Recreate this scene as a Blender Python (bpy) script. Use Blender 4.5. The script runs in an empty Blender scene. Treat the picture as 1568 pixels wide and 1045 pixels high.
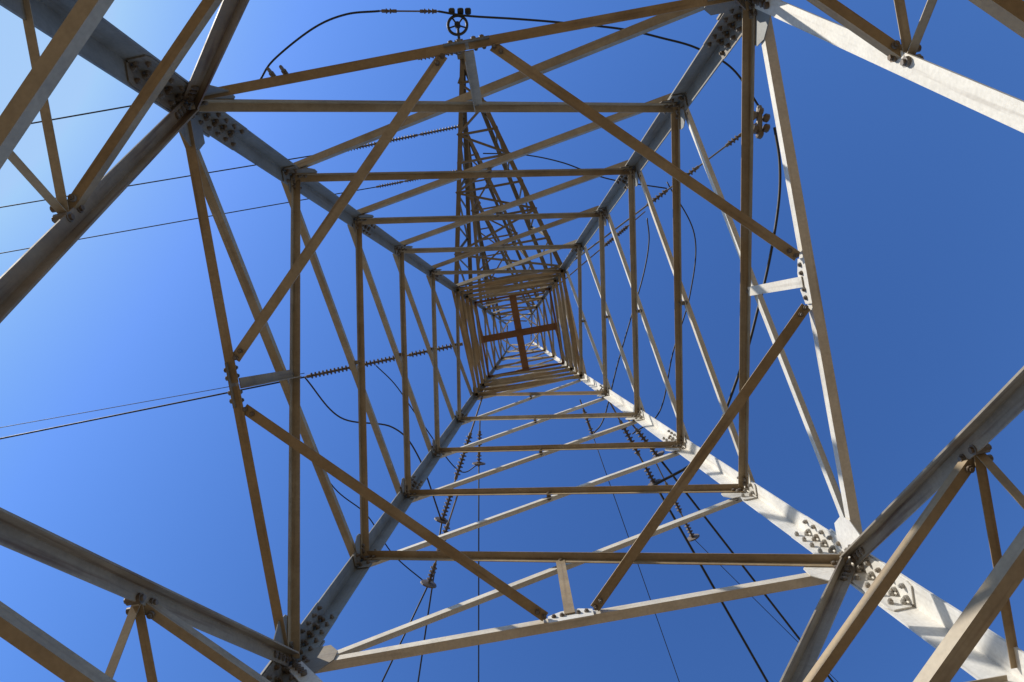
import bpy, math, random
from mathutils import Vector, Matrix
random.seed(7)
F=1045.3; K=0.06; W0=4.0; CAMZ=1.9; TH=math.radians(10.3)
ct,st=math.cos(TH),math.sin(TH)
def P(u,v,h): return Vector((u*ct+v*st,-u*st+v*ct,h+CAMZ))
def D(u,v,h=0): return Vector((u*ct+v*st,-u*st+v*ct,h))
def hs(s): return W0/(s/F+K)
def wh(h): return W0-K*h
def I(px,py,h): return Vector(((px-795)/F*h,(py-510)/F*h,h+CAMZ))

class MB:
    def __init__(s): s.v=[];s.f=[];s.uv=[];s.t=[]
    def add(s,vs,fs,uvs=None,t=0.5):
        o=len(s.v); s.v+=[tuple(x) for x in vs]
        for i,f in enumerate(fs):
            s.f.append([o+j for j in f]); s.t.append(t)
            s.uv.append(uvs[i] if uvs else [(0,0)]*len(f))
    def obj(s,name,mat,parent=None,smooth=False):
        me=bpy.data.meshes.new(name); me.from_pydata(s.v,[],s.f)
        uvl=me.uv_layers.new(name="UVMap")
        for p,uv in zip(me.polygons,s.uv):
            for j,li in enumerate(p.loop_indices): uvl.data[li].uv=uv[j]
        a=me.attributes.new("tint",'FLOAT','FACE')
        a.data.foreach_set('value',s.t)
        import bmesh
        bm=bmesh.new(); bm.from_mesh(me); bmesh.ops.recalc_face_normals(bm,faces=bm.faces); bm.to_mesh(me); bm.free()
        if smooth:
            me.polygons.foreach_set('use_smooth',[True]*len(me.polygons))
        me.materials.append(mat)
        ob=bpy.data.objects.new(name,me); bpy.context.scene.collection.objects.link(ob)
        if parent: ob.parent=parent
        return ob

def angle(mb,p0,p1,a,b,s,t=None,s2=None,trim0=0,trim1=0):
    ax=(p1-p0); L=ax.length; ax/=L
    p0=p0+ax*trim0; p1=p1-ax*trim1; L-=trim0+trim1
    a=(a-ax*a.dot(ax)).normalized()
    b2=ax.cross(a); 
    if b2.dot(b)<0: b2=-b2
    b=b2
    if t is None: t=max(0.008,s*0.09)
    if s2 is None: s2=s
    sec=[(0,0),(s,0),(s,t),(t,t),(t,s2),(0,s2)]
    vs=[p0+a*x+b*y for x,y in sec]+[p1+a*x+b*y for x,y in sec]
    n=6; fs=[];uv=[]
    r=random.random()*50; c=0
    for i in range(n):
        j=(i+1)%n; d=math.hypot(sec[j][0]-sec[i][0],sec[j][1]-sec[i][1])
        fs.append([i,j,n+j,n+i]); uv.append([(r,r+c),(r,r+c+d),(r+L,r+c+d),(r+L,r+c)]); c+=d
    fs.append([0,1,2,3]);fs.append([0,3,4,5]);fs.append([9,8,7,6]);fs.append([11,10,9,6])
    uv+=[[(r,r)]*4]*4
    mb.add(vs,fs,uv,random.random())
def slab(mb,c,x,y,z,lx,ly,lz,poly=None):
    x=x.normalized(); y=(y-x*y.dot(x)).normalized(); z=x.cross(y)
    q=poly or [(-.5,-.5),(.5,-.5),(.5,.5),(-.5,.5)]
    n=len(q)
    vs=[c+x*(a*lx)+y*(b*ly)-z*(lz/2) for a,b in q]+[c+x*(a*lx)+y*(b*ly)+z*(lz/2) for a,b in q]
    r=random.random()*50
    U=[(r+a*lx,r+b*ly) for a,b in q]
    fs=[list(range(n))[::-1],list(range(n,2*n))]+[[i,(i+1)%n,n+(i+1)%n,n+i] for i in range(n)]
    uv=[U[::-1],U]+[[U[i],U[(i+1)%n],U[(i+1)%n],U[i]] for i in range(n)]
    mb.add(vs,fs,uv,random.random())
def frame(ax):
    ax=ax.normalized(); t=Vector((0,0,1)) if abs(ax.z)<.8 else Vector((1,0,0))
    a=ax.cross(t).normalized(); return a,ax.cross(a)
def lathe(mb,c,ax,prof,n=8):
    ax=ax.normalized(); a,b=frame(ax); vs=[];fs=[]
    for (z,r) in prof:
        for i in range(n):
            q=2*math.pi*i/n; vs.append(c+ax*z+(a*math.cos(q)+b*math.sin(q))*r)
    m=len(prof)
    for k in range(m-1):
        for i in range(n):
            j=(i+1)%n; fs.append([k*n+i,k*n+j,(k+1)*n+j,(k+1)*n+i])
    fs.append(list(range(n))[::-1]); fs.append([(m-1)*n+i for i in range(n)])
    uv=[[((c.x+i*.1),c.y)]*len(f) for i,f in enumerate(fs)]
    mb.add(vs,fs,uv,random.random())
def bolt(mb,c,n,r=.024,l=.035,through=.03):
    n=n.normalized()
    lathe(mb,c-n*(through+l),n,[(0,r*.9),(l*.3,r),(2*l+2*through-.3*l,r),(2*l+2*through,r*.9)],6)
    lathe(mb,c-n*(through+.012),n,[(0,r*1.5),(2*through+.024,r*1.5)],10)
def tube(mb,pts,r,n=6):
    vs=[];fs=[]; m=len(pts)
    for k,p in enumerate(pts):
        d=(pts[min(k+1,m-1)]-pts[max(k-1,0)]); a,b=frame(d)
        if k and a.dot(pa)<0: a,b=-a,-b
        pa=a
        for i in range(n):
            q=2*math.pi*i/n; vs.append(p+(a*math.cos(q)+b*math.sin(q))*r)
    for k in range(m-1):
        for i in range(n):
            j=(i+1)%n; fs.append([k*n+i,k*n+j,(k+1)*n+j,(k+1)*n+i])
    fs.append(list(range(n))[::-1]); fs.append([(m-1)*n+i for i in range(n)])
    mb.add(vs,fs,None,random.random())

# ------------------------------------------------------------- materials
def newmat(name):
    m=bpy.data.materials.new(name); m.use_nodes=True
    return m,m.node_tree.nodes,m.node_tree.links,m.node_tree.nodes['Principled BSDF']
def ramp(N,p,cols):
    r=N.new('ShaderNodeValToRGB'); e=r.color_ramp.elements
    e[0].position=p[0];e[0].color=(*cols[0],1);e[1].position=p[-1];e[1].color=(*cols[-1],1)
    for q,c in list(zip(p,cols))[1:-1]:
        x=e.new(q);x.color=(*c,1)
    return r
def steel(name,ca,cb,rust=.5,metal=.25,rcol=(.13,.075,.04),thr=.56,grime=.28):
    m,N,L,B=newmat(name)
    uv=N.new('ShaderNodeUVMap'); uv.uv_map='UVMap'
    mp=N.new('ShaderNodeMapping'); mp.inputs['Scale'].default_value=(.4,9,1); L.new(uv.outputs[0],mp.inputs[0])
    n1=N.new('ShaderNodeTexNoise'); n1.inputs['Scale'].default_value=1.6; n1.inputs['Detail'].default_value=5; L.new(mp.outputs[0],n1.inputs[0])
    tc=N.new('ShaderNodeTexCoord')
    n2=N.new('ShaderNodeTexNoise'); n2.inputs['Scale'].default_value=.9; n2.inputs['Detail'].default_value=6; n2.inputs['Roughness'].default_value=.6; L.new(tc.outputs['Object'],n2.inputs[0])
    n3=N.new('ShaderNodeTexNoise'); n3.inputs['Scale'].default_value=30; n3.inputs['Detail'].default_value=5; L.new(tc.outputs['Object'],n3.inputs[0])
    n4=N.new('ShaderNodeTexNoise'); n4.inputs['Scale'].default_value=3; n4.inputs['Detail'].default_value=8; n4.inputs['Roughness'].default_value=.7; L.new(tc.outputs['Object'],n4.inputs[0])
    at=N.new('ShaderNodeAttribute'); at.attribute_name='tint'
    a1=N.new('ShaderNodeMath');a1.operation='MULTIPLY_ADD'; L.new(at.outputs['Fac'],a1.inputs[0]); a1.inputs[1].default_value=.55; a1.inputs[2].default_value=-.3
    a2=N.new('ShaderNodeMath');a2.operation='ADD'; L.new(a1.outputs[0],a2.inputs[0]); L.new(n2.outputs[0],a2.inputs[1])
    r1=ramp(N,[.3,.7],[ca,cb]); L.new(a2.outputs[0],r1.inputs[0])
    r2=ramp(N,[thr,thr+.2],[(0,0,0),(rust,rust,rust)]); L.new(n1.outputs[0],r2.inputs[0])
    mx=N.new('ShaderNodeMixRGB'); L.new(r2.outputs[0],mx.inputs[0]); L.new(r1.outputs[0],mx.inputs[1]); mx.inputs[2].default_value=(*rcol,1)
    r3=ramp(N,[.3,.7],[(.9,.9,.9),(1.05,1.05,1.05)]); L.new(n3.outputs[0],r3.inputs[0])
    mu=N.new('ShaderNodeMixRGB'); mu.blend_type='MULTIPLY'; mu.inputs[0].default_value=1; L.new(mx.outputs[0],mu.inputs[1]); L.new(r3.outputs[0],mu.inputs[2])
    r5=ramp(N,[.32,.6],[(1-grime,1-grime*1.05,1-grime*1.12),(1,1,1)]); L.new(n4.outputs[0],r5.inputs[0])
    mv=N.new('ShaderNodeMixRGB'); mv.blend_type='MULTIPLY'; mv.inputs[0].default_value=1; L.new(mu.outputs[0],mv.inputs[1]); L.new(r5.outputs[0],mv.inputs[2])
    L.new(mv.outputs[0],B.inputs['Base Color'])
    B.inputs['Metallic'].default_value=metal
    r4=ramp(N,[.3,.7],[(.5,.5,.5),(.72,.72,.72)]); L.new(n4.outputs[0],r4.inputs[0]); L.new(r4.outputs[0],B.inputs['Roughness'])
    bp=N.new('ShaderNodeBump'); bp.inputs['Strength'].default_value=.08; bp.inputs['Distance'].default_value=.003; L.new(n3.outputs[0],bp.inputs['Height']); L.new(bp.outputs[0],B.inputs['Normal'])
    return m
M_br=steel('weathered_brace_steel',(.41,.35,.26),(.33,.24,.135),.65,.1)  # rusty weathering; base tone also darkened for braces in shade
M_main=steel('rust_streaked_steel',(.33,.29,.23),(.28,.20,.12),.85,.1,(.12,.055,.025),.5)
M_brl=steel('sunlit_brace_steel',(.73,.69,.61),(.64,.57,.46),.4,.08,grime=.17)  # brighter copy for sun-facing braces; sunlight is put into the base colour
M_leg=steel('galvanised_leg_steel',(.25,.25,.235),(.235,.195,.145),.55,.25)  # the three shaded legs: shade painted in as a darker base
M_leg_lit=steel('sunlit_leg_steel',(.76,.73,.67),(.70,.65,.56),.3,.05,grime=.16)  # same leg steel brightened for the sun-facing leg, light painted into its colour
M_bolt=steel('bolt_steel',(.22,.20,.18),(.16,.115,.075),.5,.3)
M_bolt_lit=steel('sunlit_bolt_steel',(.42,.40,.36),(.35,.30,.24),.3,.2)  # bolts on the bright leg; lifted tone stands in for sunlight
M_arm=steel('crossarm_steel',(.24,.215,.175),(.19,.155,.105),.4,.25)
M_rust=steel('rusty_steel',(.22,.105,.045),(.16,.07,.03),.6,.0)
M_ins=steel('insulator_porcelain',(.11,.08,.06),(.14,.11,.09),0,.0)
M_cab=steel('cable_aluminium',(.03,.03,.03),(.05,.05,.05),0,.3)

# ------------------------------------------------------------- tower
tower=bpy.data.objects.new('lattice_transmission_tower',None); bpy.context.scene.collection.objects.link(tower)
legs=MB(); leg_lit=MB(); br=MB(); brl=MB(); bo=MB(); bo_lit=MB(); arm=MB(); plates=MB(); plate_lit=MB(); cr=MB(); mn=MB()
S=[447,305,220,162,119,86]
H=[hs(s) for s in S]
UP=[79,73,67,61,48,36,26,17]
HU=[hs(s) for s in UP]
hB=-CAMZ; hA=H[0]
corners=[(-1,-1),(1,-1),(1,1),(-1,1)]
def cp(sx,sy,h): return P(sx*wh(h),sy*wh(h),h)
segs=[(hB,hA+.55,.30),(hA+.55,H[2],.25),(H[2],H[4],.24),(H[4],HU[3],.22),(HU[3],HU[5],.15),(HU[5],HU[-1],.10)]
for sx,sy in corners:
    sunlit=(sx==1 and sy==1); LG=leg_lit if sunlit else legs; PL=plate_lit if sunlit else plates; BO=bo_lit if sunlit else bo  # this one leg takes the steel copy with painted-in sunlight
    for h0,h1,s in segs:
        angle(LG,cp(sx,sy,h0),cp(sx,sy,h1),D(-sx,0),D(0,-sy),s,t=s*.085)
    ax=(cp(sx,sy,20)-cp(sx,sy,5)).normalized()
    for (hc,ln,wd,nb) in ((hA+.05,2.3,.25,11),(H[2]+.5,1.1,.2,5),(H[4]+.6,1.1,.2,5),(H[1],.7,.19,3),(H[3],.7,.19,3)):
        w=wh(hc); t=.027
        for axis in (0,1):
            if axis==0: c=P(sx*(w-t-.011),sy*(w-.16),hc); inn=D(-sx,0); al=D(0,-sy)
            else: c=P(sx*(w-.16),sy*(w-t-.011),hc); inn=D(0,-sy); al=D(-sx,0)
            slab(PL,c,ax,al,None,ln,wd,.016,[(-.5,-.4),(-.47,-.5),(.47,-.5),(.5,-.4),(.5,.4),(.47,.5),(-.47,.5),(-.5,.4)])
            for i in range(nb):
                z=(i-(nb-1)/2)*ln/(nb+.0)
                for q in (-.06,.05):
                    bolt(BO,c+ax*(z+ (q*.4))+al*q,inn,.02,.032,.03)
faces=[(D(0,-1),D(1,0),0),(D(1,0),D(0,1),1),(D(0,1),D(-1,0),2),(D(-1,0),D(0,-1),3)]
def FP(fi,t,h,off=0):
    w=wh(h)+off
    return [P(t,-w,h),P(w,t,h),P(-t,w,h),P(-w,-t,h)][fi]
def fmember(mb,fi,t0,h0,t1,h1,s,side=-1,up=1,off=None,t=None,bolts=2,trim=0.0,rb=.02,s2=None):
    n,T,_=faces[fi]
    if off is None: off=-.032 if side<0 else .006
    p0=FP(fi,t0,h0,off); p1=FP(fi,t1,h1,off)
    ax=(p1-p0).normalized()
    inpl=ax.cross(n); 
    if inpl.z*up<0: inpl=-inpl
    c=inpl.normalized()*(-s*.5)
    angle(mb,p0+c,p1+c,inpl,n*side,s,t=t,trim0=trim,trim1=trim,s2=s2)
    for k in range(bolts):
        for q,e in ((p0,1),(p1,-1)):
            bolt(bo,q+ax*e*(trim+.07+.1*k),n,rb,.02,.03)
GP=[(-.5,-.5),(.15,-.5),(.5,-.12),(.5,.2),(.2,.5),(-.5,.5)]
for fi in range(4):
    n,T,_=faces[fi]
    for sg in (-1,1):
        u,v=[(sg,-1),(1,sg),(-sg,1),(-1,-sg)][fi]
        PL=plate_lit if (u>0 and v>0) else plates
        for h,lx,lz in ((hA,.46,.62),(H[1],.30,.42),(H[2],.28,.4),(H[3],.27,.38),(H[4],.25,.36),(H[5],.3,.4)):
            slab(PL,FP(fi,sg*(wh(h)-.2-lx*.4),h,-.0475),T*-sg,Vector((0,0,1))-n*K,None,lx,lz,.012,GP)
sz={0:.115,1:.115,2:.12,3:.12,4:.115}
for fi in range(4):
    lf=fi in (1,2)  # sun-facing sides, some members use the brightened steel copy
    for i in range(5):
        h0,h1=H[i],H[i+1]; w0,w1=wh(h0)-.13,wh(h1)-.13
        s=sz[i]
        fmember(br,fi,-w0,h0,w1,h1,s,side=-1,up=-1,trim=-.02,off=-.056)
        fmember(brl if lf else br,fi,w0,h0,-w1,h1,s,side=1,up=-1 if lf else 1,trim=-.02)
        tt=w0/(w0+w1); hx=h0+(h1-h0)*tt
        bolt(bo,FP(fi,0,hx,-.01),faces[fi][0],.028,.03,.05)
    w=wh(hA)
    if lf:
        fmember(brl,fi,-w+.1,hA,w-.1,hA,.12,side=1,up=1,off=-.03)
    else:
        fmember(br,fi,-w+.1,hA+.02,-.02,hA,.12,side=-1,up=1,off=.03)
        fmember(br,fi,w-.1,hA+.02,.02,hA,.12,side=-1,up=1,off=.03)
    slab(plate_lit if lf else plates,FP(fi,0,hA,-.049 if lf else -.005),faces[fi][1],Vector((0,0,1)),None,.55,.26,.014,[(-.5,-.5),(.5,-.5),(.5,.2),(.2,.5),(-.2,.5),(-.5,.2)])
    for q in (-.2,-.1,.1,.2): bolt(bo,FP(fi,q,hA,-.01),faces[fi][0],.02,.03,.05)
    h0,h1=H[0],H[1]; a0,a1=wh(h0)-.13,wh(h1)-.13; hx=h0+(h1-h0)*a0/(a0+a1)
    n,T,_=faces[fi]
    p0=FP(fi,-.06,hA,-.075);p1=FP(fi,-.06,hx,-.075)
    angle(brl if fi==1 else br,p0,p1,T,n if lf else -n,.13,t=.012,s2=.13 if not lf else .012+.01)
for q in (-2.35,-2.2): 
    bolt(bo,FP(0,q,hA,.05),Vector((.1,.25,1)),.022,.10,.05)
for fi in range(4):
    fj=(fi+1)%4
    p0=FP(fi,.3,hA-.03,-.09); p1=FP(fj,-.3,hA-.03,-.09)
    ax=(p1-p0).normalized(); side=ax.cross(Vector((0,0,1)))
    if side.dot(p0-P(0,0,p0.z-CAMZ))>0: side=-side
    off=-side*.065
    angle(br,p0+off,p1+off,side,Vector((0,0,1)),.125,t=.013,s2=.1)
    for q,e in ((p0,1),(p1,-1)):
        for k in (0.02,.12): bolt(bo,q+ax*e*k,Vector((0,0,1)),.02,.03,.02)
hX=3.42; wA=wh(hA)-.12
def lerp(a,b,t): return a+(b-a)*t
hM=lerp(hA,hX,.5)
for fi in range(4):
    n,T,_=faces[fi]
    for sg in (-1,1):
        wB=wh(hB)-.1
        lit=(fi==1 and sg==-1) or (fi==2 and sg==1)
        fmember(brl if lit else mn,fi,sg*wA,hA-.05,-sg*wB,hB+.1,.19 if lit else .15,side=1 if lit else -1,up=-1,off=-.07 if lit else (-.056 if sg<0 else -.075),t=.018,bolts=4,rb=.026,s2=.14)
        tM=sg*wA*.5
        p=FP(fi,tM,hM,-.04)
        d=(FP(fi,sg*wA,hA)-FP(fi,0,hX)).normalized()
        for k in (-.09,.09): bolt(bo,p+d*k,n,.03,.035,.05)
        fmember(br,fi,tM,hM,sg*(wh(hM)-.12),hM,.085,side=-1,up=1,off=.012,bolts=1)
        fmember(br,fi,tM,hM,sg*(wh(hX)-.12),hX,.08,side=-1,up=1,off=.012,bolts=1)
    slab(plates,FP(fi,0,hX,-.02),T,Vector((0,0,1)),None,.6,.5,.018)
for fi in range(4):
    fj=(fi+1)%4
    for tt,hh,s in ((.5,hM,.09),(.0,hX-.05,.085)):
        p0=FP(fi,wA*tt,hh,-.06); p1=FP(fj,-wA*tt,hh,-.06)
        ax=(p1-p0).normalized(); side=ax.cross(Vector((0,0,1)))
        angle(br,p0,p1,side,Vector((0,0,1)),s,t=.012)
        for q,e in ((p0,1),(p1,-1)): bolt(bo,q+ax*e*.12-side*-.05,Vector((0,0,1)),.022,.03,.02)
UH=[H[5]]+HU
for fi in range(4):
    for i in range(len(UH)-1):
        h0,h1=UH[i],UH[i+1]; a0,a1=wh(h0)-.08,wh(h1)-.08; s=.11 if i<4 else .085
        fmember(br,fi,-a0,h0,a1,h1,s,side=-1,up=-1,bolts=0)
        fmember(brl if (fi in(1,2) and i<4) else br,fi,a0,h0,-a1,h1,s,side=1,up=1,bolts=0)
        if i in (0,2,4,5,6): fmember(cr if i==4 else br,fi,-a0,h0,a0,h0,s*1.2,side=-1,up=1,bolts=0,off=-.06)
hh=UH[6]
for fi in range(4):
    fj=(fi+1)%4
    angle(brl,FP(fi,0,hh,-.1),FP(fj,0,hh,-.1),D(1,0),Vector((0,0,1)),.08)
hC=HU[3]; w=wh(hC)-.02
for a,b,sd in ((P(-w,0,hC),P(w,0,hC),D(0,1)),(P(0,-w,hC+.03),P(0,w,hC+.03),D(1,0))):
    angle(cr,a-sd*.17,b-sd*.17,sd,Vector((0,0,1)),.34,t=.03,s2=.2)
# ------------------------------------------------------------- crossarms
def crossarm(mb,hb,ht,tip,tu,sg,n=9,cs=.19,bs=.09):
    T=P(tu,sg*tip,hb+.15)
    B0=P(-wh(hb),sg*wh(hb),hb);B1=P(wh(hb),sg*wh(hb),hb)
    U0=P(-wh(ht),sg*wh(ht),ht);U1=P(wh(ht),sg*wh(ht),ht)
    up=Vector((0,0,1))
    e=T-(B0+B1)/2
    for c,inn,uu in ((B0,D(1,0),up),(B1,D(-1,0),up),(U0,D(1,0),-up),(U1,D(-1,0),-up)):
        angle(mb,c,T+ (c-T).normalized()*.3,inn,uu,cs)
    fr=[1-(1-i/n)**1.15 for i in range(n+1)]
    for i in range(n):
        f0,f1=fr[i]*.94,fr[i+1]*.94
        b00,b01=B0.lerp(T,f0),B0.lerp(T,f1); b10,b11=B1.lerp(T,f0),B1.lerp(T,f1)
        u00,u01=U0.lerp(T,f0),U0.lerp(T,f1); u10,u11=U1.lerp(T,f0),U1.lerp(T,f1)
        if i%2: angle(mb,b00,b11,up,e,bs)
        else: angle(mb,b10,b01,up,e,bs)
        angle(mb,b00,b10,up,e,bs)
        for (x0,x1,y0,y1,nn) in ((b00,b01,u00,u01,D(1,0)),(b10,b11,u10,u11,D(-1,0))):
            angle(mb,x0,y0,nn,e,bs)
            if i%2: angle(mb,x0,y1,nn,e,bs)
            else: angle(mb,y0,x1,nn,e,bs)
    slab(plates,T,D(0,1),D(1,0),None,.8,.35,.03)
    return T
T1=crossarm(arm,H[5],HU[2]+.3,444/F*H[5],-.3,-1,8,.19,.085)
h2=36.5;T2=crossarm(arm,h2,h2+4,330/F*h2,-.9,-1,6,.17,.08)
h3=43.5;T3=crossarm(arm,h3,h3+3.5,250/F*h3,-1.6,-1,5,.15,.08)
for nm,mb,mt_ in (('legs',legs,M_leg),('sunlit_leg',leg_lit,M_leg_lit),('bracing',br,M_br),('main_diagonals',mn,M_main),('sunlit_bracing',brl,M_brl),('bolts',bo,M_bolt),('sunlit_leg_bolts',bo_lit,M_bolt_lit),('crossarms',arm,M_arm),('gusset_plates',plates,M_leg),('sunlit_plates',plate_lit,M_leg_lit),('diaphragm',cr,M_rust)):  # lit sets of leg, braces, bolts and plates carry sunlight in their colour
    mb.obj(nm,mt_,tower)

# ------------------------------------------------------------- insulators / cables
def link(name,parts):
    e=bpy.data.objects.new(name,None); bpy.context.scene.collection.objects.link(e)
    for nm,mb,mat,sm in parts: mb.obj(nm,mat,e,sm)
    return e
def string(p0,p1,gaps=((0,.3),(.37,.62),(.7,.96)),R=.13):
    d=MB(); m=MB(); ax=p1-p0; L=ax.length; ax.normalize()
    tube(m,[p0,p1],.035)
    for g0,g1 in gaps:
        z=g0*L
        while z<g1*L:
            lathe(d,p0+ax*z,ax,[(0,.05),(.02,R*.95),(.05,R),(.08,.06),(.14,.05)],12); z+=.16
        lathe(m,p0+ax*(g1*L),ax,[(0,.07),(.16,.07)],8)
        lathe(m,p0+ax*(g0*L-.15),ax,[(0,.07),(.14,.07)],8)
    return link('insulator_string',[('porcelain_discs',d,M_ins,False),('hardware',m,M_bolt,False)])
def cable(pts,r=.028,name='power_line_cable'):
    mb=MB(); tube(mb,pts,r*1.15); return mb.obj(name,M_cab,None,True)
def bez(ctrl,n=12):
    out=[]; c=[ctrl[0]*2-ctrl[1]]+ctrl+[ctrl[-1]*2-ctrl[-2]]
    for i in range(1,len(c)-2):
        for k in range(n):
            t=k/n; a,b,cc,d=c[i-1],c[i],c[i+1],c[i+2]
            out.append(.5*((2*b)+(cc-a)*t+(2*a-5*b+4*cc-d)*t*t+(3*b-a-3*cc+d)*t**3))
    out.append(ctrl[-1]); return out
def span(p,q,ext=160,sag=3,r=.028):
    d=(q-p); d.z=0; d.normalize(); pts=[]
    L=ext
    for i in range(41):
        t=i/40; pts.append(p+d*L*t+Vector((0,0,-sag*4*t*(1-t))))
    return cable(pts,r)
hF=H[5]
a=I(703,528,hF); b=I(465,578,hF-.2); string(a,b); span(b,I(0,672,hF-.2),r=.03)
span(I(465,572,hF-.6),I(0,655,hF-.6),r=.012)
a=I(703,195,h2); b=I(520,232,h2-.2); string(a,b,R=.12); span(b,I(0,327,h2-.2))
a=I(703,262,h3); b=I(575,287,h3-.2); string(a,b,R=.12); span(b,I(0,396,h3-.2))
a=I(700,82,hF); b=I(400,128,hF); string(a,I(520,110,hF),R=.1,gaps=((.0,.3),)); cable([a,b]); span(b,I(0,208,hF))
cable(bez([I(x,y,z) for x,y,z in ((398,124,hF),(420,92,hF-.3),(480,45,hF-.6),(530,24,hF-.8),(582,19,hF-.8))]),.04)
string(I(582,19,hF-.8),I(672,20,hF-.8),gaps=((.1,.22),(.75,.9)),R=.1)
cable(bez([I(x,y,z) for x,y,z in ((672,20,hF-.8),(716,27,hF-.8),(790,32,hF-.9),(860,38,hF-1),(950,48,hF-1.2),(1012,62,hF-1.2),(1066,78,hF-1.2),(1120,110,hF-1),(1165,175,hF-1))]),.04)
m=MB(); c=I(701,41,hF-.7)
ring=[c+Vector((math.cos(q)*.38,math.sin(q)*.38,0)) for q in [2*math.pi*i/28 for i in range(29)]]
tube(m,ring,.06,8)
for q in range(5):
    g=2*math.pi*q/5+.3; tube(m,[c,c+Vector((math.cos(g)*.38,math.sin(g)*.38,0))],.035)
lathe(m,c-Vector((0,0,.1)),Vector((0,0,1)),[(0,.12),(.2,.12)],12)
for x in (-.35,0,.3): lathe(m,c+Vector((x,-.55,0)),Vector((1,0,0)),[(0,.1),(.06,.13),(.2,.13),(.24,.09)],10)
tube(m,[c,T1],.06)
m.obj('cable_pulley_wheel',M_cab)
def post(p0,p1,segs,R=.13):
    string(p0,p1,gaps=segs,R=R)
pe=I(1160,188,hF-1)
post(cp(1,-1,hF),pe,((.45,.52),(.62,.68),(.85,.9)),.12)
m=MB()
for dx,dy in ((0,-.4),(.25,-.15),(.25,.25),(0,.5),(-.25,-.25),(-.2,.3)):
    lathe(m,pe+Vector((dx-.1,dy,0)),Vector((1,.3,0)),[(0,.1),(.05,.17),(.2,.17),(.25,.1)],10)
lathe(m,pe+Vector((0,-.6,0)),Vector((0,1,0)),[(0,.08),(.1,.12),(1.1,.12),(1.2,.08)],10)
m.obj('cable_clamp',M_bolt)
cable(bez([I(x,y,z) for x,y,z in ((1183,198,27),(1191,250,27),(1190,310,27),(1178,390,27),(1160,470,27),(1135,560,27),(1080,690,27),(1000,745,27))]),.05)
pe2=I(987,325,40); post(cp(1,-1,38),pe2,((.6,.8),))
cable(bez([I(x,y,z) for x,y,z in ((990,335,40),(993,370,40),(985,420,40),(965,490,40),(945,560,40),(925,640,40),(908,665,40))]),.035)
cable(bez([I(x,y,z) for x,y,z in ((1020,280,34),(1062,360,34),(1056,450,34),(1030,540,34),(1010,630,34),(968,665,34))]),.03)
cable(bez([I(x,y,z) for x,y,z in ((740,236,36.5),(800,238,35.5),(860,250,34.5),(930,275,34),(1020,290,34))]),.03)
def exitl(p0,p1,p2,p3,h,r=.03,R=.14):
    a=I(*p0,h);b=I(*p1,h); string(a,b,R=R,gaps=((.35,.65),(.8,.97)))
    span(b,I(*p3,h),r=r,sag=1)
    m=MB()
    lathe(m,b-(b-a).normalized()*.1,(b-a),[(0,.1),(.03,.32),(.08,.34),(.12,.1)],14); m.obj('insulator_bell',M_ins)
exitl((742,598),(676,800),(0,0),(640,1045),hF)
exitl((735,640),(733,712),(0,0),(733,1045),34)
exitl((700,760),(655,898),(0,0),(585,1045),27)
exitl((888,612),(908,668),(0,0),(1040,1045),36,r=.018)
exitl((925,600),(1003,742),(0,0),(1175,1045),hF,r=.045)
exitl((960,640),(1008,700),(0,0),(1275,1045),hF,r=.04)
exitl((1000,700),(1062,825),(0,0),(1390,1150),33,r=.014)
cable(bez([I(x,y,28) for x,y in ((676,800),(640,700),(600,655),(520,640),(465,578))]),.03)
cable(bez([I(x,y,34) for x,y in ((733,712),(700,720),(640,640),(605,590),(575,560))]),.025)
cable(bez([I(x,y,30) for x,y in ((655,898),(600,850),(560,790),(500,735),(440,600))]),.025)

# ------------------------------------------------------------- footings, ground
mc,N,L,B=newmat('concrete'); n=N.new('ShaderNodeTexNoise'); n.inputs['Scale'].default_value=9; r=ramp(N,[.3,.7],[(.30,.29,.27),(.42,.41,.38)]); L.new(n.outputs[0],r.inputs[0]); L.new(r.outputs[0],B.inputs['Base Color']); B.inputs['Roughness'].default_value=.9
for sx,sy in corners:
    mb=MB(); c=cp(sx,sy,hB); q=c-Vector((c.x,c.y,0)).normalized()*.12; q.z=0
    lathe(mb,q-Vector((0,0,.3)),Vector((0,0,1)),[(0,.62),(.62,.55),(.68,.5)],20)
    mb.obj('concrete_footing',mc)
mg,N,L,B=newmat('sandy_ground')
tc=N.new('ShaderNodeTexCoord'); n=N.new('ShaderNodeTexNoise'); n.inputs['Scale'].default_value=.35; n.inputs['Detail'].default_value=9; L.new(tc.outputs['Object'],n.inputs[0])
r=ramp(N,[.35,.55,.7],[(.25,.165,.085),(.20,.135,.07),(.10,.085,.045)]); L.new(n.outputs[0],r.inputs[0]); L.new(r.outputs[0],B.inputs['Base Color']); B.inputs['Roughness'].default_value=.95
bp=N.new('ShaderNodeBump'); bp.inputs['Strength'].default_value=.5; L.new(n.outputs[0],bp.inputs['Height']); L.new(bp.outputs[0],B.inputs['Normal'])
g=MB(); R=2500; g.add([(-R,-R,0),(R,-R,0),(R,R,0),(-R,R,0)],[[0,1,2,3]]); go=g.obj('ground',mg)
if go.data.polygons[0].normal.z<0: go.data.flip_normals()

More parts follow.
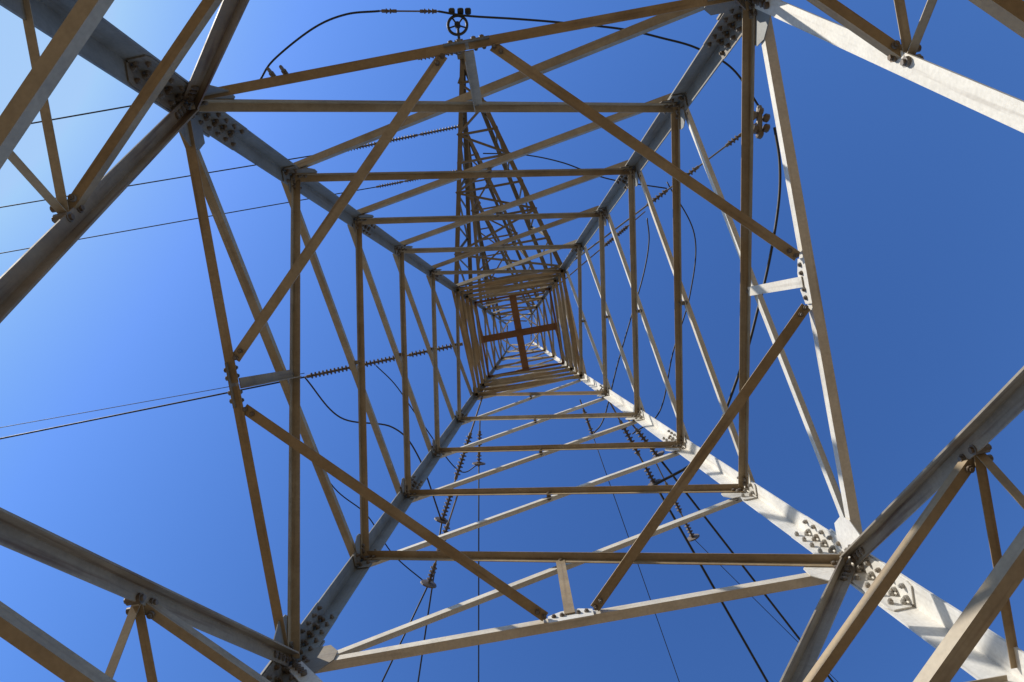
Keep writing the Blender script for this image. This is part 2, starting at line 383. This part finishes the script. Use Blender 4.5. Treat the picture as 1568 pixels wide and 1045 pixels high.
# ------------------------------------------------------------- light
sd=D(-1,-.8); az=Vector((sd.x,sd.y,0)).normalized(); el=math.radians(34)
sun=Vector((az.x*math.cos(el),az.y*math.cos(el),math.sin(el)))
ld=bpy.data.lights.new('sun','SUN'); ld.energy=5; ld.angle=math.radians(.5); ld.color=(1,.95,.86)
lo=bpy.data.objects.new('sun',ld); bpy.context.scene.collection.objects.link(lo); lo.rotation_mode='QUATERNION'; lo.rotation_quaternion=sun.to_track_quat('Z','Y'); lo.location=(0,0,80)
w=bpy.data.worlds.new('World'); bpy.context.scene.world=w; w.use_nodes=True
N=w.node_tree.nodes; L=w.node_tree.links; bg=N['Background']
sk=N.new('ShaderNodeTexSky'); sk.sky_type='NISHITA'; sk.sun_disc=False; sk.sun_elevation=el; sk.sun_rotation=math.atan2(sun.x,sun.y)
sk.air_density=1.6; sk.dust_density=.5; sk.ozone_density=4; sk.altitude=0
hv=N.new('ShaderNodeHueSaturation'); hv.inputs['Hue'].default_value=.509; hv.inputs['Saturation'].default_value=1.08; hv.inputs['Value'].default_value=.84
gm=N.new('ShaderNodeGamma'); gm.inputs['Gamma'].default_value=1.46
dk=N.new('ShaderNodeMixRGB'); dk.blend_type='DARKEN'; dk.inputs[0].default_value=1; dk.inputs[2].default_value=(3.0,4.7,7.3,1)
L.new(sk.outputs[0],gm.inputs[0]); L.new(gm.outputs[0],hv.inputs['Color']); L.new(hv.outputs[0],dk.inputs[1]); L.new(dk.outputs[0],bg.inputs[0]); bg.inputs[1].default_value=.13

# ------------------------------------------------------------- camera
cam=bpy.data.cameras.new('camera'); cam.lens=24; cam.sensor_width=36; cam.clip_end=6000; cam.clip_start=.05
co=bpy.data.objects.new('camera',cam); bpy.context.scene.collection.objects.link(co)
d=Vector((-11/F,12.5/F,1)).normalized(); Z=-d; X=(Vector((1,0,0))-d*d.x).normalized(); Y=Z.cross(X)
mt=Matrix((X,Y,Z)).transposed().to_4x4(); mt.translation=Vector((0,0,CAMZ)); co.matrix_world=mt
sc=bpy.context.scene; sc.camera=co
sc.view_settings.view_transform='Standard'; sc.view_settings.look='None'; sc.view_settings.exposure=0
